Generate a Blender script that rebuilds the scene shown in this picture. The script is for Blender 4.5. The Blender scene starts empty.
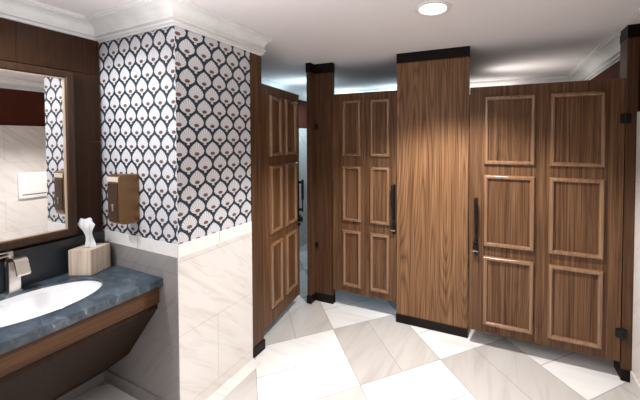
import bpy, bmesh, math, random
from mathutils import Vector, Matrix
PI = math.pi
random.seed(7)
C = bpy.context.scene.collection
H = 2.5
SX, SY = 1.035, .8345      # plan below was back-projected from image pixels; these rescale it to the refitted camera

# ------------------------------------------------------------------ helpers
def mesh_obj(name, bm, mats, parent=None, smooth=False):
    me = bpy.data.meshes.new(name)
    bmesh.ops.recalc_face_normals(bm, faces=bm.faces)
    bm.to_mesh(me); bm.free()
    for m in (mats if isinstance(mats, (list, tuple)) else [mats]):
        me.materials.append(m)
    if smooth:
        for p in me.polygons: p.use_smooth = True
        me.set_sharp_from_angle(angle=math.radians(38))
    o = bpy.data.objects.new(name, me); C.objects.link(o)
    if parent: o.parent = parent
    return o

def struct(name, bm, mats, smooth=False, raw=True):
    if raw:
        for v in bm.verts: v.co.x *= SX; v.co.y *= SY
    o = mesh_obj(name, bm, mats, None, smooth); o['kind'] = 'structure'; return o

def tag(o, label, cat, group=None):
    o['label'] = label; o['category'] = cat
    if group: o['group'] = group
    return o

def thing(name, label, cat, loc=(0, 0, 0), rotz=0, group=None):
    o = bpy.data.objects.new(name, None); C.objects.link(o)
    o.location = loc; o.rotation_euler = (0, 0, rotz); o.empty_display_size = .1
    return tag(o, label, cat, group)

def box(bm, x0, x1, y0, y1, z0, z1, bevel=0, mi=0, M=None, seg=2):
    r = bmesh.ops.create_cube(bm, size=1)
    vs = r['verts']
    for v in vs:
        v.co = Vector(((x0+x1)/2+v.co.x*(x1-x0), (y0+y1)/2+v.co.y*(y1-y0), (z0+z1)/2+v.co.z*(z1-z0)))
    fs = list({f for v in vs for f in v.link_faces})
    for f in fs: f.material_index = mi
    if bevel:
        es = list({e for v in vs for e in v.link_edges})
        rr = bmesh.ops.bevel(bm, geom=es, offset=bevel, segments=seg, affect='EDGES', profile=.5)
        vs = list({v for v in rr['verts']} | {v for v in vs if v.is_valid})
    if M is not None:
        for v in vs: v.co = M @ v.co
    return vs

def cyl(bm, c, r, h, axis='Z', n=24, r2=None, mi=0):
    R = {'Z': Matrix(), 'X': Matrix.Rotation(PI/2, 4, 'Y'), 'Y': Matrix.Rotation(-PI/2, 4, 'X')}[axis]
    rr = bmesh.ops.create_cone(bm, cap_ends=True, segments=n, radius1=r, radius2=r if r2 is None else r2, depth=h,
                               matrix=Matrix.Translation(c) @ R)
    for f in {f for v in rr['verts'] for f in v.link_faces}: f.material_index = mi

def lathe(bm, prof, c=(0, 0, 0), n=40, sx=1, sy=1, close=False):
    rings = []
    for r, z in prof:
        rings.append([bm.verts.new((c[0]+sx*r*math.cos(2*PI*i/n), c[1]+sy*r*math.sin(2*PI*i/n), c[2]+z)) for i in range(n)])
    for a, b in zip(rings, rings[1:]):
        for i in range(n): bm.faces.new((a[i], a[(i+1) % n], b[(i+1) % n], b[i]))
    if close: bm.faces.new(rings[-1])
    return rings

def sweep(bm, path, prof, mi=0, closed=False):
    """prof (out, z) swept along a horizontal xy path; 'out' is to the right of travel, with mitres."""
    n = len(path); rings = []
    for i, p in enumerate(path):
        p = Vector(p)
        def nrm(a, b):
            d = (Vector(b)-Vector(a)).normalized(); return Vector((d.y, -d.x))
        if i == 0: m = nrm(path[0], path[1])
        elif i == n-1: m = nrm(path[-2], path[-1])
        else:
            a, b = nrm(path[i-1], path[i]), nrm(path[i], path[i+1])
            m = (a+b)/(1+a.dot(b))
        rings.append([bm.verts.new((p.x+m.x*o, p.y+m.y*o, z)) for o, z in prof])
    for a, b in zip(rings, rings[1:]):
        for j in range(len(prof)-1): bm.faces.new((a[j], a[j+1], b[j+1], b[j]))
    for r in (rings[0], rings[-1]): bm.faces.new(r)

# ------------------------------------------------------------------ node materials
class NT:
    def __init__(s, name):
        s.m = bpy.data.materials.new(name); s.m.use_nodes = True
        s.t = s.m.node_tree; s.b = s.t.nodes['Principled BSDF']
    def n(s, typ, **kw):
        nd = s.t.nodes.new(typ)
        for k, v in kw.items(): setattr(nd, k, v)
        return nd
    def link(s, a, b): s.t.links.new(a, b)
    def put(s, sock, v):
        if hasattr(v, 'links') or isinstance(v, bpy.types.NodeSocket): s.t.links.new(v, sock)
        else: sock.default_value = v
    def m2(s, op, a, b=0.0, c=None):
        nd = s.n('ShaderNodeMath', operation=op)
        s.put(nd.inputs[0], a); s.put(nd.inputs[1], b)
        if c is not None: s.put(nd.inputs[2], c)
        return nd.outputs[0]
    def mix(s, f, a, b, mode='MIX'):
        nd = s.n('ShaderNodeMix', data_type='RGBA', blend_type=mode)
        s.put(nd.inputs['Factor'], f); s.put(nd.inputs[6], a); s.put(nd.inputs[7], b)
        return nd.outputs[2]
    def ramp(s, f, stops):
        nd = s.n('ShaderNodeValToRGB'); s.put(nd.inputs[0], f); e = nd.color_ramp.elements
        while len(e) < len(stops): e.new(.5)
        for i, (p, c) in enumerate(stops):
            e[i].position = p; e[i].color = (*c, 1)
        return nd.outputs[0]
    def noise(s, vec, scale, detail=3, rough=.5, dist=0):
        nd = s.n('ShaderNodeTexNoise'); s.link(vec, nd.inputs['Vector'])
        nd.inputs['Scale'].default_value = scale; nd.inputs['Detail'].default_value = detail
        nd.inputs['Roughness'].default_value = rough; nd.inputs['Distortion'].default_value = dist
        return nd.outputs['Fac']
    def mapping(s, vec, scale=(1, 1, 1), rot=(0, 0, 0), loc=(0, 0, 0)):
        nd = s.n('ShaderNodeMapping'); s.link(vec, nd.inputs['Vector'])
        nd.inputs['Scale'].default_value = scale; nd.inputs['Rotation'].default_value = rot
        nd.inputs['Location'].default_value = loc
        return nd.outputs[0]
    def bump(s, h, strength, dist=.002):
        nd = s.n('ShaderNodeBump'); s.link(h, nd.inputs['Height'])
        nd.inputs['Strength'].default_value = strength; nd.inputs['Distance'].default_value = dist
        s.link(nd.outputs[0], s.b.inputs['Normal'])

def plain(name, col, rough=.5, metal=0, spec=None, var=.05):
    t = NT(name)
    tc = t.n('ShaderNodeTexCoord').outputs['Object']
    f = t.noise(tc, 9, 3)
    c = t.ramp(f, [(.3, tuple(x*(1-var) for x in col)), (.7, tuple(min(1, x*(1+var)) for x in col))])
    t.link(c, t.b.inputs['Base Color'])
    t.b.inputs['Roughness'].default_value = rough; t.b.inputs['Metallic'].default_value = metal
    if spec is not None: t.b.inputs['Specular IOR Level'].default_value = spec
    return t.m

def wood(name, dark, mid, light, figure=.35, rough=.42, horizontal=False, seed=0, spec=.22):
    t = NT(name)
    tc = t.n('ShaderNodeTexCoord').outputs['Object']
    rnd = t.n('ShaderNodeObjectInfo').outputs['Random']
    off = t.n('ShaderNodeCombineXYZ')
    t.link(t.m2('MULTIPLY', rnd, 7.3), off.inputs[0]); off.inputs[1].default_value = seed
    t.link(t.m2('MULTIPLY', rnd, 3.1), off.inputs[2])
    va = t.n('ShaderNodeVectorMath', operation='ADD'); t.link(tc, va.inputs[0]); t.link(off.outputs[0], va.inputs[1])
    v = va.outputs[0]
    if horizontal: v = t.mapping(v, rot=(PI/2, 0, 0))
    fine = t.noise(t.mapping(v, (1, 1, .012)), 130, 3, .6)
    band = t.noise(t.mapping(v, (1, 1, .022)), 34, 4, .6, .15)
    # growth-ring figure: distorted contour bands that close into arches
    big = t.noise(t.mapping(v, (1, 1, .07)), 6.5, .6, .4)
    rings = t.m2('ABSOLUTE', t.m2('SINE', t.m2('MULTIPLY', big, 70)))
    rings = t.m2('POWER', rings, .6)
    a = t.m2('ADD', t.m2('MULTIPLY', fine, .55), t.m2('MULTIPLY', band, .45))
    f = t.m2('ADD', t.m2('MULTIPLY', a, 1-figure), t.m2('MULTIPLY', rings, figure))
    col = t.ramp(f, [(.33, dark), (.5, mid), (.68, light)])
    t.link(col, t.b.inputs['Base Color'])
    t.b.inputs['Roughness'].default_value = rough
    t.b.inputs['Specular IOR Level'].default_value = spec
    t.bump(f, .25, .0012)
    return t.m

def tile_nodes(t, pos, base, vein, rot):
    v = t.mapping(pos, (1, 1, 1), rot)
    vs = t.mapping(v, (.7, .7, 6))
    n = t.noise(vs, 3.2, 5, .6, .7)
    big = t.noise(pos, 1.6, 2)
    f = t.m2('ADD', t.m2('MULTIPLY', n, .8), t.m2('MULTIPLY', big, .2))
    return t.ramp(f, [(.32, vein), (.5, base), (.7, tuple(min(1, b*1.06) for b in base))])

def wall_tile(name, axis, base=(.70, .665, .635), vein=(.57, .53, .495), off=(0, 0)):
    t = NT(name)
    pos = t.n('ShaderNodeNewGeometry').outputs['Position']
    sp = t.n('ShaderNodeSeparateXYZ'); t.link(pos, sp.inputs[0])
    u = sp.outputs['X'] if axis == 'X' else sp.outputs['Y']
    cb = t.n('ShaderNodeCombineXYZ')
    t.link(t.m2('ADD', u, off[0]), cb.inputs[0]); t.link(t.m2('ADD', sp.outputs['Z'], off[1]), cb.inputs[1])
    br = t.n('ShaderNodeTexBrick'); t.link(cb.outputs[0], br.inputs['Vector'])
    br.offset = .5; br.inputs['Scale'].default_value = 1
    br.inputs['Brick Width'].default_value = .72; br.inputs['Row Height'].default_value = .45
    br.inputs['Mortar Size'].default_value = .0022; br.inputs['Mortar Smooth'].default_value = .1
    br.inputs['Color1'].default_value = (1, 1, 1, 1); br.inputs['Color2'].default_value = (.93, .93, .93, 1)
    br.inputs['Mortar'].default_value = (.74, .73, .72, 1)
    c = tile_nodes(t, pos, base, vein, (.75 if axis == 'Y' else 0, .75 if axis == 'X' else 0, 0))
    t.link(t.mix(1.0, c, br.outputs['Color'], 'MULTIPLY'), t.b.inputs['Base Color'])
    t.b.inputs['Roughness'].default_value = .38
    return t.m

def wallpaper(name, axis, su, sv, pu, pv):
    t = NT(name)
    pos = t.n('ShaderNodeNewGeometry').outputs['Position']
    sp = t.n('ShaderNodeSeparateXYZ'); t.link(pos, sp.inputs[0])
    U = t.m2('ADD', t.m2('DIVIDE', sp.outputs[axis], su), pu)
    V = t.m2('ADD', t.m2('DIVIDE', sp.outputs['Z'], sv), pv)
    def lattice(du, dv):
        fu = t.m2('SUBTRACT', t.m2('FRACT', t.m2('ADD', U, du+50)), .5)
        fv = t.m2('SUBTRACT', t.m2('FRACT', t.m2('ADD', V, dv+50)), .5)
        au = t.m2('ABSOLUTE', fu)
        tt = t.m2('DIVIDE', t.m2('ADD', fv, .215), .54)
        tc = t.m2('MINIMUM', t.m2('MAXIMUM', tt, 0.0), 1.0)
        w = t.m2('MULTIPLY', t.m2('POWER', t.m2('MAXIMUM', t.m2('SINE', t.m2('MULTIPLY', t.m2('POWER', tc, .74), PI)), 0.0), .80), .455)
        body = t.m2('LESS_THAN', au, t.m2('SUBTRACT', w, .012))
        stem = t.m2('MULTIPLY', t.m2('LESS_THAN', au, .075), t.m2('MULTIPLY', t.m2('GREATER_THAN', fv, -.285), t.m2('LESS_THAN', fv, -.15)))
        leaf = t.m2('MAXIMUM', body, stem)
        dv_ = t.m2('ADD', fv, .10)
        e = t.m2('ADD', t.m2('POWER', t.m2('DIVIDE', fu, .15), 2.0), t.m2('POWER', t.m2('DIVIDE', dv_, .062), 2.0))
        dot = t.m2('LESS_THAN', e, 1.0)
        ang = t.m2('ARCTAN2', fu, t.m2('ADD', t.m2('MULTIPLY', fv, 1.4), .2))
        fan = t.m2('MULTIPLY', t.m2('GREATER_THAN', t.m2('SINE', t.m2('MULTIPLY', ang, 22)), .35), .6)
        return leaf, dot, fan
    a, b = lattice(0, 0), lattice(.5, .5)
    leaf = t.m2('MAXIMUM', a[0], b[0])
    fan = t.m2('MAXIMUM', t.m2('MULTIPLY', a[0], a[2]), t.m2('MULTIPLY', b[0], b[2]))
    dot = t.m2('MAXIMUM', a[1], b[1])
    n = t.noise(pos, 60, 2)
    navy = t.ramp(n, [(.3, (.010, .020, .032)), (.7, (.016, .034, .05))])
    c = t.mix(leaf, navy, (.68, .67, .69, 1))
    c = t.mix(fan, c, (.30, .31, .34, 1))
    c = t.mix(dot, c, (.15, .075, .055, 1))
    t.link(c, t.b.inputs['Base Color']); t.b.inputs['Roughness'].default_value = .6
    return t.m

W_STALL = wood('walnut_stall_wood', (.026, .011, .005), (.100, .048, .022), (.205, .108, .053), .05)
W_STILE_SHADED = wood('shaded_walnut_stile_wood', (.028, .012, .006), (.075, .036, .018), (.14, .074, .038), .05)  # stall walnut with the shade on the stiles put into its colour
W_FIG = wood('figured_walnut_wood', (.045, .019, .008), (.148, .072, .032), (.29, .155, .075), .15)
W_MOULD = wood('moulding_wood', (.11, .052, .024), (.195, .100, .048), (.28, .160, .088), .05, .22, spec=.9)
W_DARK = wood('dark_panelling_wood', (.020, .008, .003), (.036, .014, .0055), (.055, .024, .010), .10, .4)
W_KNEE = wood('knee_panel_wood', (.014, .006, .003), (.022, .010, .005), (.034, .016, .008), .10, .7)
W_FRAME = wood('mirror_frame_wood', (.024, .011, .006), (.040, .020, .011), (.058, .031, .018), .15, .4)
W_APRON = wood('vanity_wood', (.07, .03, .013), (.15, .072, .032), (.25, .13, .06), .15, .4)
W_PALE = wood('pale_box_wood', (.42, .32, .24), (.56, .45, .35), (.68, .58, .48), .2, .55)
BLACK = plain('black_metal', (.007, .006, .006), .35, 0, .25)
DARKBASE = plain('dark_bronze_trim', (.008, .005, .004), .4, 0, .15)
CHROME = plain('brushed_nickel', (.72, .66, .60), .28, 1)
BRONZE = plain('bronze_metal', (.24, .135, .062), .34, .8)
BRONZE_D = plain('dark_bronze_metal', (.075, .040, .02), .3, .6)
WHITE = plain('white_plastic', (.78, .77, .75), .35)
CERAMIC = plain('white_ceramic', (.88, .88, .89), .12)
PAPER = plain('tissue_paper', (.72, .73, .74), .9)
CROWN = plain('white_crown_paint', (.80, .80, .79), .35)
CEIL = plain('ceiling_paint', (.84, .80, .81), .8, 0, .2, .004)
RED = plain('dark_red_paint', (.070, .020, .012), .6, 0, .08)
TRIMTILE = plain('white_trim_tile', (.80, .78, .75), .3)
GROUT = plain('floor_grout', (.30, .29, .285), .8)
T_Y = wall_tile('wall_tile_lengthwise', 'Y', off=(-1.54+1.08, -.07))
T_X = wall_tile('wall_tile_crosswise', 'X')
PAPER_X = wallpaper('leaf_wallpaper_front', 'X', .1221, .18, -.27, .17)
PAPER_Y = wallpaper('leaf_wallpaper_side', 'Y', .1168, .18, .0, -.08)

def emission(name, col, s):
    t = NT(name); e = t.n('ShaderNodeEmission'); e.inputs[0].default_value = (*col, 1); e.inputs[1].default_value = s
    t.link(e.outputs[0], t.t.nodes['Material Output'].inputs[0]); return t.m
LAMP = emission('lamp_lens', (1, .97, .92), 6)

def mirror_mat():
    t = NT('mirror_glass'); t.b.inputs['Metallic'].default_value = 1; t.b.inputs['Roughness'].default_value = .01
    t.b.inputs['Base Color'].default_value = (.95, .95, .95, 1); return t.m
MIRROR = mirror_mat()

def slate():
    t = NT('blue_grey_stone'); tc = t.n('ShaderNodeTexCoord').outputs['Object']
    a = t.noise(t.mapping(tc, (1, 1.8, 1), (0, 0, .6)), 9, 7, .68, .9)
    c = t.ramp(a, [(.32, (.014, .022, .034)), (.48, (.042, .062, .084)), (.62, (.085, .115, .145)), (.72, (.36, .40, .44))])
    t.link(c, t.b.inputs['Base Color']); t.b.inputs['Roughness'].default_value = .28
    return t.m
SLATE = slate()
SLATE_D = plain('dark_stone', (.020, .024, .03), .3)

def floor_tile():
    t = NT('floor_tile_stone')
    at = t.n('ShaderNodeAttribute', attribute_name='tone'); at2 = t.n('ShaderNodeAttribute', attribute_name='turn')
    pos = t.n('ShaderNodeNewGeometry').outputs['Position']
    v1 = t.mapping(pos, (.7, 5, 1), (0, 0, -.9)); v2 = t.mapping(pos, (5, .7, 1), (0, 0, -.9))
    n1 = t.noise(v1, 2.2, 5, .6, .6); n2 = t.noise(v2, 2.2, 5, .6, .6)
    mx = t.n('ShaderNodeMix', data_type='FLOAT'); t.link(at2.outputs['Fac'], mx.inputs[0]); t.link(n1, mx.inputs[2]); t.link(n2, mx.inputs[3])
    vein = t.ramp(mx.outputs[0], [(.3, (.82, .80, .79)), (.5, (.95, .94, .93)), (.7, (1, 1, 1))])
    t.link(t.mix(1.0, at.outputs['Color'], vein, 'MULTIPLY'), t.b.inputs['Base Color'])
    t.b.inputs['Roughness'].default_value = .42
    return t.m
FLOOR = floor_tile()

# ------------------------------------------------------------------ floor: basket-weave porcelain, laid on the diagonal
def clip(poly, rect):
    x0, x1, y0, y1 = rect
    for ax, lim, sgn in ((0, x0, 1), (0, x1, -1), (1, y0, 1), (1, y1, -1)):
        out = []
        for i in range(len(poly)):
            a, b = poly[i], poly[(i+1) % len(poly)]
            da, db = sgn*(a[ax]-lim), sgn*(b[ax]-lim)
            if da >= 0: out.append(a)
            if da*db < 0:
                k = da/(da-db); out.append((a[0]+(b[0]-a[0])*k, a[1]+(b[1]-a[1])*k))
        poly = out
        if len(poly) < 3: return None
    return poly
bm = bmesh.new()
box(bm, -2.95*SX, .95*SX, -1.3*SY, 5.6*SY, -.10, -.0015, mi=1)
A = math.radians(45); D = (math.cos(A), math.sin(A)); Nn = (-math.sin(A), math.cos(A))
PS, PN = .663, .70
tiles = []
def addtile(s0, s1, n0, n1, turn, tone, rect):
    g = .0022
    s0 += g; s1 -= g; n0 += g; n1 -= g
    poly = [(D[0]*s+Nn[0]*n, D[1]*s+Nn[1]*n) for s, n in ((s0, n0), (s1, n0), (s1, n1), (s0, n1))]
    p = clip(poly, rect)
    if p:
        f = bm.faces.new([bm.verts.new((x, y, 0)) for x, y in p]); tiles.append((f, tone, turn))
MAIN = (-2.85*SX, .855*SX, -1.2*SY, 5.5*SY)
for i in range(-9, 10):
    for j in range(-6, 9):
        s = .078+PS*i; n = 2.690-PN*j - PN
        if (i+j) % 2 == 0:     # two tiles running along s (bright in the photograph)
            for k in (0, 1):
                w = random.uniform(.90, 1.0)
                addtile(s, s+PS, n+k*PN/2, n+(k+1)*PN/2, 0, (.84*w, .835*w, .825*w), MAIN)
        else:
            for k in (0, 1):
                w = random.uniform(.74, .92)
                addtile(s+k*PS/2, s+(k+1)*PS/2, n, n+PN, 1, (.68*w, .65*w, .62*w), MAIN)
bm.faces.ensure_lookup_table()
for f, tone, turn in tiles: f.material_index = 0
n_base = None
me = bpy.data.meshes.new('floor')
for f in bm.faces:
    if len(f.verts) and f.calc_center_median().z > -.001 and f.normal.z < 0: f.normal_flip()
idx = {}
bm.faces.index_update()
for f, tone, turn in tiles: idx[f.index] = (tone, turn)
bm.to_mesh(me); bm.free()
me.materials.append(FLOOR); me.materials.append(GROUT)
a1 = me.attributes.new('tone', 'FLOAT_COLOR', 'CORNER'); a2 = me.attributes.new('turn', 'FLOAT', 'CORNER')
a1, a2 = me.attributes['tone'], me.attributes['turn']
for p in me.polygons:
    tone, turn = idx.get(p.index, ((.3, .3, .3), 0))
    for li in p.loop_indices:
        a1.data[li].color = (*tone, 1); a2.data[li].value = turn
fl = bpy.data.objects.new('floor', me); C.objects.link(fl); fl['kind'] = 'structure'

# border strip of cut tiles along the papered pier
bm = bmesh.new()
y = 1.514
for y1 in (1.80, 2.225):
    box(bm, -1.711, -1.617, y+.002, y1-.002, -.001, .0012); y = y1
struct('trim_1', bm, T_Y)

# ------------------------------------------------------------------ shell
bm = bmesh.new(); box(bm, -2.95, .95, -1.3, 5.6, H, H+.1); struct('ceiling', bm, CEIL)
XL = -2.50            # left wall face
YF, YFL = 1.514, 1.550    # papered pier front face: y at its free corner, y at the left wall
TT = 1.0              # top of the body tile on the pier
# left wall (tile below, hidden; stone and panelling above)
bm = bmesh.new(); box(bm, XL-.1, XL, -1.3, 1.56, 0, H)
struct('wall_left', bm, wall_tile('wall_tile_left_shaded', 'Y', (.30, .25, .22), (.24, .20, .17)))  # shade under the counter is put into this tile colour
# wood panelling over the counter, with open joints
bm = bmesh.new()
ys = [-1.2, -.40, .34, 1.066, 1.545]; zs = [.86, 1.695, 2.15, 2.40]
for a, b in zip(ys, ys[1:]):
    for c, d in zip(zs, zs[1:]):
        box(bm, XL, XL+.016, a+.0025, b-.0025, c+.0015, d-.0015, .0012, seg=1)
struct('trim_2', bm, W_DARK)
bm = bmesh.new(); box(bm, XL+.001, XL+.017, 1.0635, 1.0685, 2.16, 2.39); struct('trim_3', bm, W_FRAME)

# papered pier: one solid, tile to 1.0, white trim course, wallpaper above
def quad_prism(bm, pts, z0, z1, mis):
    lo = [bm.verts.new((x, y, z0)) for x, y in pts]; hi = [bm.verts.new((x, y, z1)) for x, y in pts]
    n = len(pts)
    for i in range(n):
        f = bm.faces.new((lo[i], lo[(i+1) % n], hi[(i+1) % n], hi[i])); f.material_index = mis[i]
    for r in (lo, hi):
        f = bm.faces.new(r); f.material_index = mis[-1]
XC = -1.712
TXP_SHADED = wall_tile('pier_tile_front_shaded', 'X', (.30, .28, .275), (.24, .22, .21))  # wall tile darkened: shade on the pier front is put into the colour
bm = bmesh.new()
P = [(-2.95, YFL), (XL-.02, YFL), (XC, YF), (XC, 2.228), (-2.95, 2.228)]
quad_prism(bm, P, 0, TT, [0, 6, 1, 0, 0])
quad_prism(bm, P, TT, 1.079, [4, 4, 4, 4, 4])
e_ = .004
P2 = [(-2.95, YFL+e_), (XL-.02, YFL+e_), (XC-e_, YF+e_), (XC-e_, 2.228), (-2.95, 2.228)]
quad_prism(bm, P2, 1.079, H, [2, 2, 3, 2, 2])
# joints of the white course
for yy in (1.87,): box(bm, XC-.002, XC+.0006, yy-.0015, yy+.0015, TT+.002, 1.078, mi=5)
for xx in (-2.10,):
    yy = YF+(XC-xx)/(XC-XL)*(YFL-YF); box(bm, xx-.0015, xx+.0015, yy-.0007, yy+.002, TT+.002, 1.078, mi=5)
struct('wall_pier', bm, [T_X, T_Y, PAPER_X, PAPER_Y, TRIMTILE, GROUT, TXP_SHADED])
bm = bmesh.new()
box(bm, XC-.003, XC+.0015, YF-.0015, YF+.003, .0, 1.079); struct('trim_4', bm, T_Y)
# low tile kerb where the pier and left wall meet the floor
bm = bmesh.new()
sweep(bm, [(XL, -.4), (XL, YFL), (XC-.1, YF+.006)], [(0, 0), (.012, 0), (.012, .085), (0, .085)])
struct('baseboard_left', bm, TXP_SHADED)  # kerb in the same shade-darkened tile

TILE_TOP = 1.90
def painted_wall(name, x0, x1, y0, y1, axis, inner):
    bm = bmesh.new()
    box(bm, x0, x1, y0, y1, 0, H, mi=1)
    t = .008
    if axis == 'Y':
        xa, xb = (inner-t, inner+.001) if x1 > inner else (inner-.001, inner+t)
        if x1 > inner: xa, xb = inner-t, inner+.001
        box(bm, xa, xb, y0+.05, y1-.05, 0, TILE_TOP, mi=0)
    else:
        ya, yb = (inner-t, inner+.001) if y1 > inner else (inner-.001, inner+t)
        box(bm, x0+.05, x1-.05, ya, yb, 0, TILE_TOP, mi=0)
    return struct(name, bm, [T_Y if axis == 'Y' else T_X, RED])
painted_wall('wall_right', .86, .95, -1.25, 5.6, 'Y', .86)
painted_wall('wall_back', -2.95, .86, 5.5, 5.6, 'X', 5.5)
painted_wall('wall_stall_side', -2.95, -2.85, 2.228, 5.5, 'Y', -2.85)
painted_wall('wall_front', -2.6, .95, -1.3, -1.2, 'X', -1.2)
# thicker tile skin of the right wall, with rounded edge, up to the stall front
bm = bmesh.new(); box(bm, .836, .8525, -1.2, 3.185, 0, TILE_TOP, .005); struct('trim_5', bm, T_Y)
bm = bmesh.new(); box(bm, .826, .836, -1.2, 3.17, .0, .10, .002); struct('baseboard_right', bm, T_Y)

# crown mouldings
def crown(k, path, p=.12, d=.125):
    prof = [(0, H-.0005), (p, H-.0005), (p, H-.014), (p*.88, H-.016), (p*.88, H-.022), (p*.84, H-.022)]
    for i in range(7):
        a = PI/2*i/6
        prof.append((p*.84-(p*.58)*math.sin(a), H-.022-(d*.50)*(1-math.cos(a))))
    prof += [(p*.26, H-d*.66), (p*.36, H-d*.675), (p*.36, H-d*.75), (p*.17, H-d*.765), (p*.17, H-d*.83), (p*.25, H-d*.845), (p*.25, H-d*.92), (p*.07, H-d*.935), (p*.07, H-d), (0, H-d)]
    bm = bmesh.new(); sweep(bm, [(x*SX, y*SY) for x, y in path], prof); return struct('trim_%d' % k, bm, CROWN, raw=False)
crown(6, [(XL, -1.2), (XL, YFL), (XC, YF), (XC, 2.37)])
crown(7, [(-2.85, 2.24), (-2.85, 5.5), (.86, 5.5), (.86, 3.36)], .13, .15)
crown(8, [(.86, 3.0), (.86, -1.2), (XL, -1.2)], .12, .125)

# ------------------------------------------------------------------ toilet stall fronts
def pilaster(label, parts_body, shoe, cap, mat, hinges=(), trimline=None):
    """body boxes, dark base shoe and top cap; coordinates are plan values read off image pixels, rescaled here."""
    x0, y0 = parts_body[0][0], parts_body[0][2]
    t = thing('stall_pilaster', label, 'pilaster', (x0*SX, y0*SY, 0), 0, 'stall front pilasters')
    def B(name, lst, m, bev=.0015):
        bm = bmesh.new()
        for b in lst: box(bm, (b[0]-x0)*SX, (b[1]-x0)*SX, (b[2]-y0)*SY, (b[3]-y0)*SY, b[4], b[5], bev, seg=1)
        return mesh_obj(name, bm, m, t)
    B('panel', parts_body, mat); B('base_shoe', shoe, DARKBASE, .002); B('top_cap', cap, DARKBASE, .002)
    return t
yb = 3.30
def full(x0, x1, y0, y1, g=.0):
    s = .010
    return ([(x0, x1, y0, y1, .078, 2.412)], [(x0-s*.3, x1+s*.3, y0-s, y1+.0, .0015, .08)], [(x0-s*.3, x1+s*.3, y0-s, y1, 2.41, H-.001)])
b, s, c = full(-.855, -.236, yb, yb+.05)
pilaster('broad full-height walnut pilaster with arched grain between the two closed stall doors', b, s, c, W_FIG)

s = [(-1.80, XC+.012, 2.232, 2.380, .0015, .08)]; c = [(-1.80, XC+.008, 2.230, 2.380, 2.41, H-.002)]
b = [(-1.80, XC+.001, 2.233, 2.372, .078, 2.412)]
pilaster('narrow walnut pilaster against the papered wall, carrying the ajar stall door', b, s, c, W_STILE_SHADED)
b = [(-1.79, -1.745, 3.262, 3.43, .078, 2.412), (-1.745, -1.538, 3.362, 3.41, .078, 2.412)]
s = [(-1.795, -1.740, 3.252, 3.44, .0015, .085), (-1.740, -1.536, 3.352, 3.415, .0015, .085)]
c = [(-1.795, -1.740, 3.252, 3.44, 2.40, H-.001), (-1.740, -1.536, 3.352, 3.415, 2.40, H-.001)]
pilaster('stepped walnut pilaster between the ajar door and the next closed stall door', b, s, c, W_STILE_SHADED)
b = [(.808, .834, 3.20, 3.37, .078, 2.412), (.834, .851, 3.20, 3.37, .078, 2.412)]
b = [(.7830, .8505, 3.206, 3.37, .078, 2.412)]
s = [(.7810, .851, 3.194, 3.38, .0015, .08)]; c = [(.7810, .8505, 3.194, 3.38, 2.41, H-.001)]
pilaster('slim walnut hinge pilaster in the right corner beside the tiled wall', b, s, c, W_STILE_SHADED)

def ring_profile(bm, x0, x1, z0, z1, w=.034, h=.025):
    """raised bolection moulding round a rectangle on the plane y=0, standing out towards -y."""
    prof = []
    for i in range(9):
        a = PI*i/8
        prof.append((w*(1-math.cos(a))/2, -h*math.sin(a)**.8))
    rings = []
    for o, yy in prof:
        rings.append([bm.verts.new((x0+o, yy, z0+o)), bm.verts.new((x1-o, yy, z0+o)), bm.verts.new((x1-o, yy, z1-o)), bm.verts.new((x0+o, yy, z1-o))])
    for a, b in zip(rings, rings[1:]):
        for i in range(4): bm.faces.new((a[i], a[(i+1) % 4], b[(i+1) % 4], b[i]))

def stall_door(label, loc, rz, w, z0, z1, cols, rows, handle_x, hz, hinge_x, hinge_zs, mat=None, back_too=False):
    d = thing('stall_door', label, 'door', (loc[0]*SX, loc[1]*SY, 0), rz, 'toilet stall doors')
    if rz == 0:
        w *= SX; cols = [(a*SX, b*SX) for a, b in cols]; handle_x *= SX; hinge_x *= SX
    bm = bmesh.new(); box(bm, 0, w, 0, .034, z0, z1, .002, seg=1); mesh_obj('slab', bm, mat or W_STALL, d)
    for (a, b) in cols:
        for (c, e) in rows:
            bm = bmesh.new(); ring_profile(bm, a, b, c, e)
            p = mesh_obj('panel_moulding', bm, W_MOULD, d, True)
            bm = bmesh.new(); box(bm, a+.028, b-.028, -.003, .001, c+.028, e-.028)
            mesh_obj('panel_field', bm, mat or W_STALL, p)
    bm = bmesh.new()
    X = handle_x
    box(bm, X-.012, X+.012, -.006, 0.0005, hz-.235, hz+.235, .002)      # back plate
    box(bm, X-.018, X+.018, -.026, -.0055, hz-.190, hz-.12, .006); box(bm, X-.013, X+.013, -.022, -.0055, hz-.235, hz-.199, .004)
    h = mesh_obj('handle', bm, BLACK, d)
    bm = bmesh.new()
    box(bm, X-.013, X+.013, -.064, -.042, hz+.03, hz+.235, .006); box(bm, X-.007, X+.007, -.058, -.046, hz-.09, hz+.04, .003)
    box(bm, X-.008, X+.008, -.048, -.005, hz+.195, hz+.22, .003)
    box(bm, X-.008, X+.008, -.048, -.005, hz-.08, hz-.055, .003)
    mesh_obj('grip', bm, BLACK, h, True)
    bm = bmesh.new(); cyl(bm, (X, -.030, hz-.165), .023, .022, 'Y', 24); box(bm, X-.006, X+.006, -.052, -.038, hz-.19, hz-.14, .003)
    mesh_obj('latch_knob', bm, BLACK, h, True)
    bm = bmesh.new(); box(bm, X-.021, X+.021, -.044, -.006, hz-.198, hz-.190, .001)
    k = mesh_obj('latch_strip', bm, CHROME, h, True); k['label'] = 'silver strip under the latch knob'
    for z in hinge_zs:
        bm = bmesh.new()
        box(bm, hinge_x-.030, hinge_x+.036, -.012, .002, z-.032, z+.032, .003)
        cyl(bm, (hinge_x, -.012, z), .010, .075, 'Z', 16)
        mesh_obj('hinge', bm, BLACK, d, True)
    return d
K3 = 3.20/3.30
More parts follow.
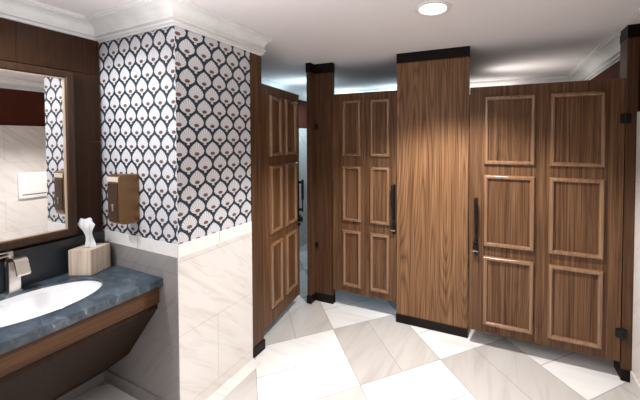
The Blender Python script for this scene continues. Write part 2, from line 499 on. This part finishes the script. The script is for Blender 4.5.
rows3 = [(1.7+(a-1.7)*K3, 1.7+(b-1.7)*K3) for a, b in [(.150, .737), (.820, 1.418), (1.502, 2.068)]]
x3 = -.230*K3
stall_door('wide six-panel walnut stall door at the right, next to the tiled wall', (x3, 3.20, 0), 0, 1.000, .132, 2.136,
           [(-.118*K3-x3, .250*K3-x3), (.345*K3-x3, .692*K3-x3)], rows3, .053, 1.00, 1.0, (.34, 1.855))
rows2 = [(.235, .805), (.893, 1.450), (1.545, 2.10)]
x2 = -1.530; s2 = 1.012
stall_door('closed six-panel walnut stall door between the stepped and the broad pilaster', (x2, 3.335, 0), 0, .668, .165, 2.172,
           [(-1.415-x2, -1.218-x2), (-1.125-x2, -.930-x2)], rows2, .643, 1.055, -.004, ())
hx, hy = -1.727, 2.384; ex, ey = -1.828, 3.17
ang = math.atan2((ey-hy)*SY, (ex-hx)*SX); w1 = math.hypot((ey-hy)*SY, (ex-hx)*SX)
stall_door('walnut stall door standing ajar at the left, swung into its stall', (hx, hy, 0), ang, w1, .125, 2.165,
           [(w1*.17, w1*.46), (w1*.56, w1*.88)], [(.255, .82), (.90, 1.49), (1.565, 2.085)], w1-.035, 1.075, .004, ())
# small latch/hinge blocks on the stepped pilaster
for z, tx in ((.60, 'lower'), (1.845, 'upper')):
    bm = bmesh.new(); box(bm, -.016, .016, -.014, 0, -.028, .028, .003); cyl(bm, (0.012, -.012, 0), .008, .06, 'Z', 14)
    o = mesh_obj('strike_plate', bm, BLACK, None, True); o.location = (-1.722*SX, 3.3612*SY, z)
    tag(o, 'small black strike block, the %s one on the stepped walnut pilaster' % tx, 'strike plate', 'strike blocks on the stepped pilaster')

# partitions inside the stalls
for (x, y0, lab) in ((-1.73, 3.415, 'walnut partition wall running back behind the stepped pilaster'), (-.56, 3.352, 'walnut partition wall running back behind the broad pilaster')):
    o = thing('stall_partition', lab, 'partition', (x*SX, y0*SY, 0), 0, 'stall partition walls'); LP = (5.49-y0)*SY
    bm = bmesh.new(); box(bm, -.015, .015, 0, LP, .16, 2.15, .002, seg=1); mesh_obj('panel', bm, W_STALL, o)
    for yy in (.35, LP-.35):
        bm = bmesh.new(); box(bm, -.02, .02, yy-.03, yy+.03, .0005, .17, .003); mesh_obj('foot', bm, BLACK, o)

# ------------------------------------------------------------------ vanity
CT = .855
Mskew = lambda x: YF+(XC-x)/(XC-XL)*(YFL-YF) - .0025
bcx, bcy, ba, bb = -2.185, .985, .21, .345
def slab_with_hole(bm, x0, x1, y0, yfun, z0, z1, n=64):
    hole = [(bcx+ba*math.cos(2*PI*i/n), bcy+bb*math.sin(2*PI*i/n)) for i in range(n)]
    outer = []
    for i in range(n):
        dx, dy = math.cos(2*PI*i/n)*ba, math.sin(2*PI*i/n)*bb
        ks = []
        if dx > 1e-9: ks.append((x1-bcx)/dx)
        if dx < -1e-9: ks.append((x0-bcx)/dx)
        if dy > 1e-9: ks.append((Mskew(bcx)-bcy)/dy)
        if dy < -1e-9: ks.append((y0-bcy)/dy)
        k = min(ks); outer.append([bcx+dx*k, bcy+dy*k])
    def snap(c):
        j = min(range(n), key=lambda i: (outer[i][0]-c[0])**2+(outer[i][1]-c[1])**2); outer[j] = list(c)
    for c in ((x0, Mskew(x0)), (x1, Mskew(x1)), (x0, y0), (x1, y0)): snap(c)
    for p in outer:
        if p[1] > Mskew(bcx)-.04: p[1] = Mskew(p[0])
    L = {}
    for z in (z0, z1):
        L[z] = ([bm.verts.new((x, y, z)) for x, y in hole], [bm.verts.new((x, y, z)) for x, y in outer])
    for i in range(n):
        j = (i+1) % n
        for z in (z0, z1): bm.faces.new((L[z][0][i], L[z][0][j], L[z][1][j], L[z][1][i]))
        bm.faces.new((L[z0][0][i], L[z0][0][j], L[z1][0][j], L[z1][0][i]))
        bm.faces.new((L[z0][1][i], L[z0][1][j], L[z1][1][j], L[z1][1][i]))
van = thing('vanity', 'wall-hung vanity with blue-grey stone top and slanted walnut knee panel', 'vanity', (XL*SX, .5*SY, 0))
def VX(bm):
    for v in bm.verts: v.co = Vector(((v.co.x-XL)*SX, (v.co.y-.5)*SY, v.co.z))
    return bm
bm = bmesh.new(); slab_with_hole(bm, XL+.018, -1.852, -.35, None, CT-.045, CT); top = mesh_obj('countertop', VX(bm), SLATE, van)
bm = bmesh.new(); box(bm, XL+.017, XL+.036, -.35, Mskew(XL)-.004, CT+.0002, 1.075, .002, seg=1)
bs = mesh_obj('backsplash', VX(bm), SLATE_D, van); bs['label'] = 'dark stone backsplash'
bm = bmesh.new(); box(bm, -1.905, -1.885, -.33, Mskew(-1.89)-.001, CT-.16, CT-.0455, .002, seg=1)
mesh_obj('apron', VX(bm), wood('apron_wood', (.045, .019, .008), (.085, .038, .017), (.15, .075, .036), .1, .4, True), van)
bm = bmesh.new()
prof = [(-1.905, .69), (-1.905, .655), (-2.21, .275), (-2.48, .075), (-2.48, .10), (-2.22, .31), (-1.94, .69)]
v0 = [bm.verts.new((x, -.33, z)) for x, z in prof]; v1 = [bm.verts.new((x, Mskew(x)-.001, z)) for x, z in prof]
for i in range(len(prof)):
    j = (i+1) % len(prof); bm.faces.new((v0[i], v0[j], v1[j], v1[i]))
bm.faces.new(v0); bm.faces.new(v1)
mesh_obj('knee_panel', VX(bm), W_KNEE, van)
# undermount oval basin
bk = thing('wash_basin', 'white oval undermount basin set in the blue-grey counter', 'basin', (bcx*SX, bcy*SY, CT-.045))
bm = bmesh.new()
pr = [(.978, .034), (.990, .032), (.993, .0), (1.0, -.001)] + [(.99*math.cos(a)**.55 if a < PI/2-.02 else .09, -.002-.135*math.sin(a)) for a in [PI/2*i/12 for i in range(13)]]
lathe(bm, pr, n=48, sx=ba*SX, sy=bb*SY, close=True)
for v in bm.verts: v.co.z -= .002
mesh_obj('bowl', bm, CERAMIC, bk, True)
bm = bmesh.new(); cyl(bm, (0, 0, -.136), .022, .006, 'Z', 24, .018); cyl(bm, (0, 0, -.131), .012, .006, 'Z', 20); o = mesh_obj('drain', bm, CHROME, bk, True)

# faucet: square post, arched flat spout, side lever
fc = thing('faucet', 'brushed nickel faucet with square post and folded flat spout behind the basin', 'faucet', (-2.432*SX, 1.000*SY, CT+.0004))
bm = bmesh.new(); box(bm, -.022, .022, -.024, .024, .001, .175, .004); box(bm, -.027, .027, -.029, .029, .0, .006, .002)
mesh_obj('post', bm, CHROME, fc, True)
bm = bmesh.new()
sp_prof = [(-.022, .158), (-.016, .182), (.0, .196), (.03, .203), (.07, .203), (.088, .199), (.100, .188), (.128, .122)]
lo = []; 
W = .026
up0 = [bm.verts.new((x, -W, z)) for x, z in sp_prof]; up1 = [bm.verts.new((x, W, z)) for x, z in sp_prof]
inn = [(x-(.003 if i < 2 else (.010 if i > 5 else 0)), z-.012) for i, (x, z) in enumerate(sp_prof)]
dn0 = [bm.verts.new((x, -W, z)) for x, z in inn]; dn1 = [bm.verts.new((x, W, z)) for x, z in inn]
for i in range(len(sp_prof)-1):
    bm.faces.new((up0[i], up0[i+1], up1[i+1], up1[i])); bm.faces.new((dn0[i], dn0[i+1], dn1[i+1], dn1[i]))
    bm.faces.new((up0[i], up0[i+1], dn0[i+1], dn0[i])); bm.faces.new((up1[i], up1[i+1], dn1[i+1], dn1[i]))
for k in (0, -1): bm.faces.new((up0[k], up1[k], dn1[k], dn0[k]))
mesh_obj('spout', bm, CHROME, fc)
bm = bmesh.new(); box(bm, -.018, .018, -.115, .0, .206, .214, .003); box(bm, -.018, .018, -.115, -.01, .226, .234, .003); cyl(bm, (0, -.01, .215), .013, .035, 'Z', 20)
mesh_obj('lever', bm, CHROME, fc, True)

# mirror
mr = thing('wall_mirror', 'wood-framed mirror above the vanity backsplash', 'mirror', ((XL+.0165)*SX, -.25*SY, 1.104))
y0m, y1m, z0m, z1m = -.25*SY, 1.334*SY, 1.100, 2.128
bm = bmesh.new(); box(bm, .056, .062, .03, y1m-y0m-.03, .03, z1m-z0m-.03); g = mesh_obj('mirror_glass', bm, MIRROR, mr)
bm = bmesh.new(); fw = .045
LY, LZ = y1m-y0m, z1m-z0m
prof = [(0, .0), (0, .076), (.006, .080), (fw-.010, .080), (fw-.003, .074), (fw, .061), (fw, .0)]
rings = []
for o, xx in prof: rings.append([bm.verts.new((xx, o, o)), bm.verts.new((xx, LY-o, o)), bm.verts.new((xx, LY-o, LZ-o)), bm.verts.new((xx, o, LZ-o))])
for a, b in zip(rings, rings[1:]+rings[:1]):
    for i in range(4): bm.faces.new((a[i], a[(i+1) % 4], b[(i+1) % 4], b[i]))
mesh_obj('frame', bm, W_FRAME, mr)
bm = bmesh.new()
i0, i1 = fw, fw+.003
rings = []
for o, xx in ((i0-.001, .0625), (i0-.001, .073), (i1, .073), (i1, .0625)): rings.append([bm.verts.new((xx, o, o)), bm.verts.new((xx, LY-o, o)), bm.verts.new((xx, LY-o, LZ-o)), bm.verts.new((xx, o, LZ-o))])
for a, b in zip(rings, rings[1:]+rings[:1]):
    for i in range(4): bm.faces.new((a[i], a[(i+1) % 4], b[(i+1) % 4], b[i]))
mesh_obj('inner_bead', bm, plain('pale_bead', (.55, .42, .30), .35, .4), mr)

# tissue box with a tissue standing out of it
rz = math.radians(22)
tb = thing('tissue_box_cover', 'pale wooden cube tissue cover on the counter in the corner', 'tissue box', (-2.453, 1.157, CT+.0012), rz)
S = .0715; hb = .160
bm = bmesh.new(); box(bm, -S, S, -S, S, 0, hb, .002)
bmesh.ops.delete(bm, geom=[f for f in bm.faces if f.normal.z > .99 and f.calc_area() > .01], context='FACES_ONLY')
# top with an oval opening
n = 32
hi = hb
outer = []; inner = []
for i in range(n):
    a = 2*PI*i/n; k = (S-.002)/max(abs(math.cos(a)), abs(math.sin(a)))
    outer.append(bm.verts.new((k*math.cos(a), k*math.sin(a), hi))); inner.append(bm.verts.new((.036*math.cos(a), .024*math.sin(a), hi)))
low = [bm.verts.new((v.co.x, v.co.y, hi-.012)) for v in inner]
for i in range(n):
    j = (i+1) % n
    bm.faces.new((outer[i], outer[j], inner[j], inner[i])); bm.faces.new((inner[i], inner[j], low[j], low[i]))
mesh_obj('cover', bm, W_PALE, tb)
bm = bmesh.new()
# crumpled sheet: rings of a folded fan rising, leaning, then flaring
NR, NS = 12, 36
rg = []
for r in range(NR):
    u = r/(NR-1)
    z = .0+.178*u
    wx = .034-.016*math.sin(min(1, u*1.6)*PI)+.018*math.exp(-((u-.80)/.10)**2)-.006*u
    wy = .013+.004*math.sin(u*9)
    cx_ = -.022*u*u; row = []
    for i in range(NS):
        a = 2*PI*i/NS
        fold = 1+.20*math.sin(5*a+3*u)+.10*math.sin(9*a-5*u)
        row.append(bm.verts.new((cx_+wx*fold*math.cos(a), wy*fold*math.sin(a)+.006*math.sin(7*u), z+.006*math.sin(3*a+u*4)*u)))
    rg.append(row)
for a, b in zip(rg, rg[1:]):
    for i in range(NS): bm.faces.new((a[i], a[(i+1) % NS], b[(i+1) % NS], b[i]))
bm.faces.new(rg[-1])
o = mesh_obj('tissue', bm, PAPER); o.location = (-2.453, 1.157, CT+hb); o.rotation_euler = (0, 0, rz)
tag(o, 'white paper tissue sticking up out of the pale wooden box', 'tissue')

# bronze dispenser on the papered pier
dp = thing('wall_dispenser', 'bronze metal dispenser mounted on the patterned wallpaper above the counter', 'dispenser', (-2.127*SX, Mskew(-2.127)*SY+.001, 1.178))
bm = bmesh.new()
w2, dd, hh = .055, .117, .315
pts = []
for i in range(7):
    a = PI/2*i/6; pts.append((-dd+.03-.03*math.sin(a)*1.0, .03-.03*math.cos(a)))
prof = [(0, .0)] + [(-dd+.045, 0.0), (-dd+.02, .006), (-dd+.005, .02), (-dd, .04), (-dd, hh-.028), (-dd+.004, hh-.010), (-dd+.016, hh), (0, hh-.008)]
v0 = [bm.verts.new((-w2, y, z)) for y, z in prof]; v1 = [bm.verts.new((w2, y, z)) for y, z in prof]
for i in range(len(prof)):
    j = (i+1) % len(prof); bm.faces.new((v0[i], v0[j], v1[j], v1[i]))
bm.faces.new(v0); bm.faces.new(v1)
bmesh.ops.bevel(bm, geom=list(bm.edges), offset=.002, segments=1, affect='EDGES')
mesh_obj('housing', bm, BRONZE, dp)
bm = bmesh.new(); box(bm, -w2+.006, w2-.006, -dd-.004, -dd+.001, .045, hh-.055, .0015); pl_ = mesh_obj('front_plate', bm, BRONZE_D, dp)
bm = bmesh.new(); cyl(bm, (0, -dd-.006, .125), .008, .006, 'Y', 16); box(bm, -.005, .005, -dd-.007, -dd-.003, .09, .125, .001)
k = mesh_obj('lock', bm, CHROME, pl_, True); k['label'] = 'silver keyhole lock'
bm = bmesh.new(); box(bm, -w2+.003, w2-.003, -dd-.003, -dd+.004, hh-.045, hh-.016, .001); k = mesh_obj('top_band', bm, plain('pale_metal', (.75, .70, .60), .35, .3), dp); k['label'] = 'pale reflective band'

# white dispenser on the right wall, seen in the mirror
wd = thing('paper_dispenser', 'white wall-mounted dispenser on the right wall, seen reflected in the mirror', 'dispenser', (.836*SX, 2.62*SY, .93))
bm = bmesh.new(); box(bm, -.034, 0, -.175, .175, 0, .34, .010); mesh_obj('housing', bm, WHITE, wd, True)
bm = bmesh.new(); box(bm, -.037, -.033, -.14, .14, .045, .055, .001); mesh_obj('slot', bm, BLACK, wd)

# recessed ceiling light
def downlight(x, y, lab):
    t = thing('ceiling_light', lab, 'ceiling light', (x*SX, y*SY, H-.0005))
    bm = bmesh.new(); lathe(bm, [(.112, 0), (.112, -.004), (.104, -.008), (.086, -.007), (.080, -.0015)], n=48); mesh_obj('trim_ring', bm, WHITE, t, True)
    bm = bmesh.new(); lathe(bm, [(.081, -.0015), (.06, -.004), (.03, -.0055), (.008, -.006)], n=48, close=True); mesh_obj('lens', bm, LAMP, t, True)
    return t
downlight(-.37, 2.274, 'round white recessed ceiling light in front of the broad pilaster')

# ------------------------------------------------------------------ lamps
def spot(loc, power, col=(1, .95, .88), ang=125, blend=.8, size=.09, aim=(0, 0, -1)):
    l = bpy.data.lights.new('downlight_lamp', 'SPOT'); l.energy = power; l.color = col; l.spot_size = math.radians(ang); l.spot_blend = blend; l.shadow_soft_size = size
    o = bpy.data.objects.new('downlight_lamp', l); C.objects.link(o); o.location = (loc[0]*SX, loc[1]*SY, loc[2])
    o.rotation_euler = Vector(aim).to_track_quat('-Z', 'Y').to_euler(); return o
def area(loc, sx, sy, power, col, aim=(0, 0, -1), spread=180):
    l = bpy.data.lights.new('fill_lamp', 'AREA'); l.shape = 'RECTANGLE'; l.size = sx; l.size_y = sy; l.energy = power; l.color = col; l.spread = math.radians(spread)
    o = bpy.data.objects.new('fill_lamp', l); C.objects.link(o); o.location = (loc[0]*SX, loc[1]*SY, loc[2])
    o.rotation_euler = Vector(aim).to_track_quat('-Z', 'Y').to_euler(); return o
WARM = (1, .965, .93)
spot((-.37, 2.274, H-.03), 265, WARM, 116, .5)
spot((-.5, .85, H-.03), 110, (1, .98, .96), 80, .6)
spot((-2.12, .38, H-.03), 78, (.95, .98, 1), 112, .5, aim=(-.05, .55, -1))
area((-.6, .3, H-.06), 1.6, 1.6, 3, (1, .97, .95))  # unseen fill added under the ceiling, no fixture
area((-1.0, -.9, 1.9), 1.6, 1.0, 5, (.97, .98, 1), (-.1, 1, .25))  # unseen fill added behind the camera
area((-.9, .5, 2.12), 1.6, 1.2, 20, (1, .97, .98), (0, 0, 1))  # unseen uplight added to brighten the ceiling
# unseen lamps added inside the stalls, no fixtures: cool on the left, warm on the right
COOL = (.66, .87, 1)
UP = (0, .35, 1)
area((-2.62, 4.2, 2.16), .15, 1.2, 4.0, COOL, (-.3, 0, 1))
area((-2.3, 5.3, 2.20), .9, .12, 3.5, COOL, UP)
area((-1.15, 5.3, 2.20), 1.0, .12, 5.0, COOL, UP)
area((-.15, 5.3, 2.20), .7, .12, 1.6, (1, .93, .85), UP)
area((.25, 4.5, 2.12), .12, .8, 2.2, (1, .93, .86), (.6, 0, 1))
area((-2.45, 4.9, 2.3), .3, .3, 9, (.6, .85, 1), (0, 0, -1))
area((-1.15, 4.6, 2.3), .3, .3, 4, (.30, .68, 1), (0, 0, -1))

w = bpy.data.worlds.new('world'); bpy.context.scene.world = w; w.use_nodes = True
w.node_tree.nodes['Background'].inputs[0].default_value = (.05, .05, .05, 1)

# ------------------------------------------------------------------ camera
cam = bpy.data.cameras.new('camera'); co = bpy.data.objects.new('camera', cam); C.objects.link(co)
cam.sensor_width = 36; cam.sensor_fit = 'HORIZONTAL'; cam.lens = 311/640*36
cam.shift_x = -53/640; cam.shift_y = -(200-148.4)/640
co.location = (0, 0, 1.7); co.rotation_euler = (math.radians(88.6), 0, math.radians(22.2))
cam.clip_start = .02
bpy.context.scene.camera = co
vs = bpy.context.scene.view_settings
vs.view_transform = 'Standard'; vs.look = 'None'; vs.exposure = .14; vs.gamma = 1
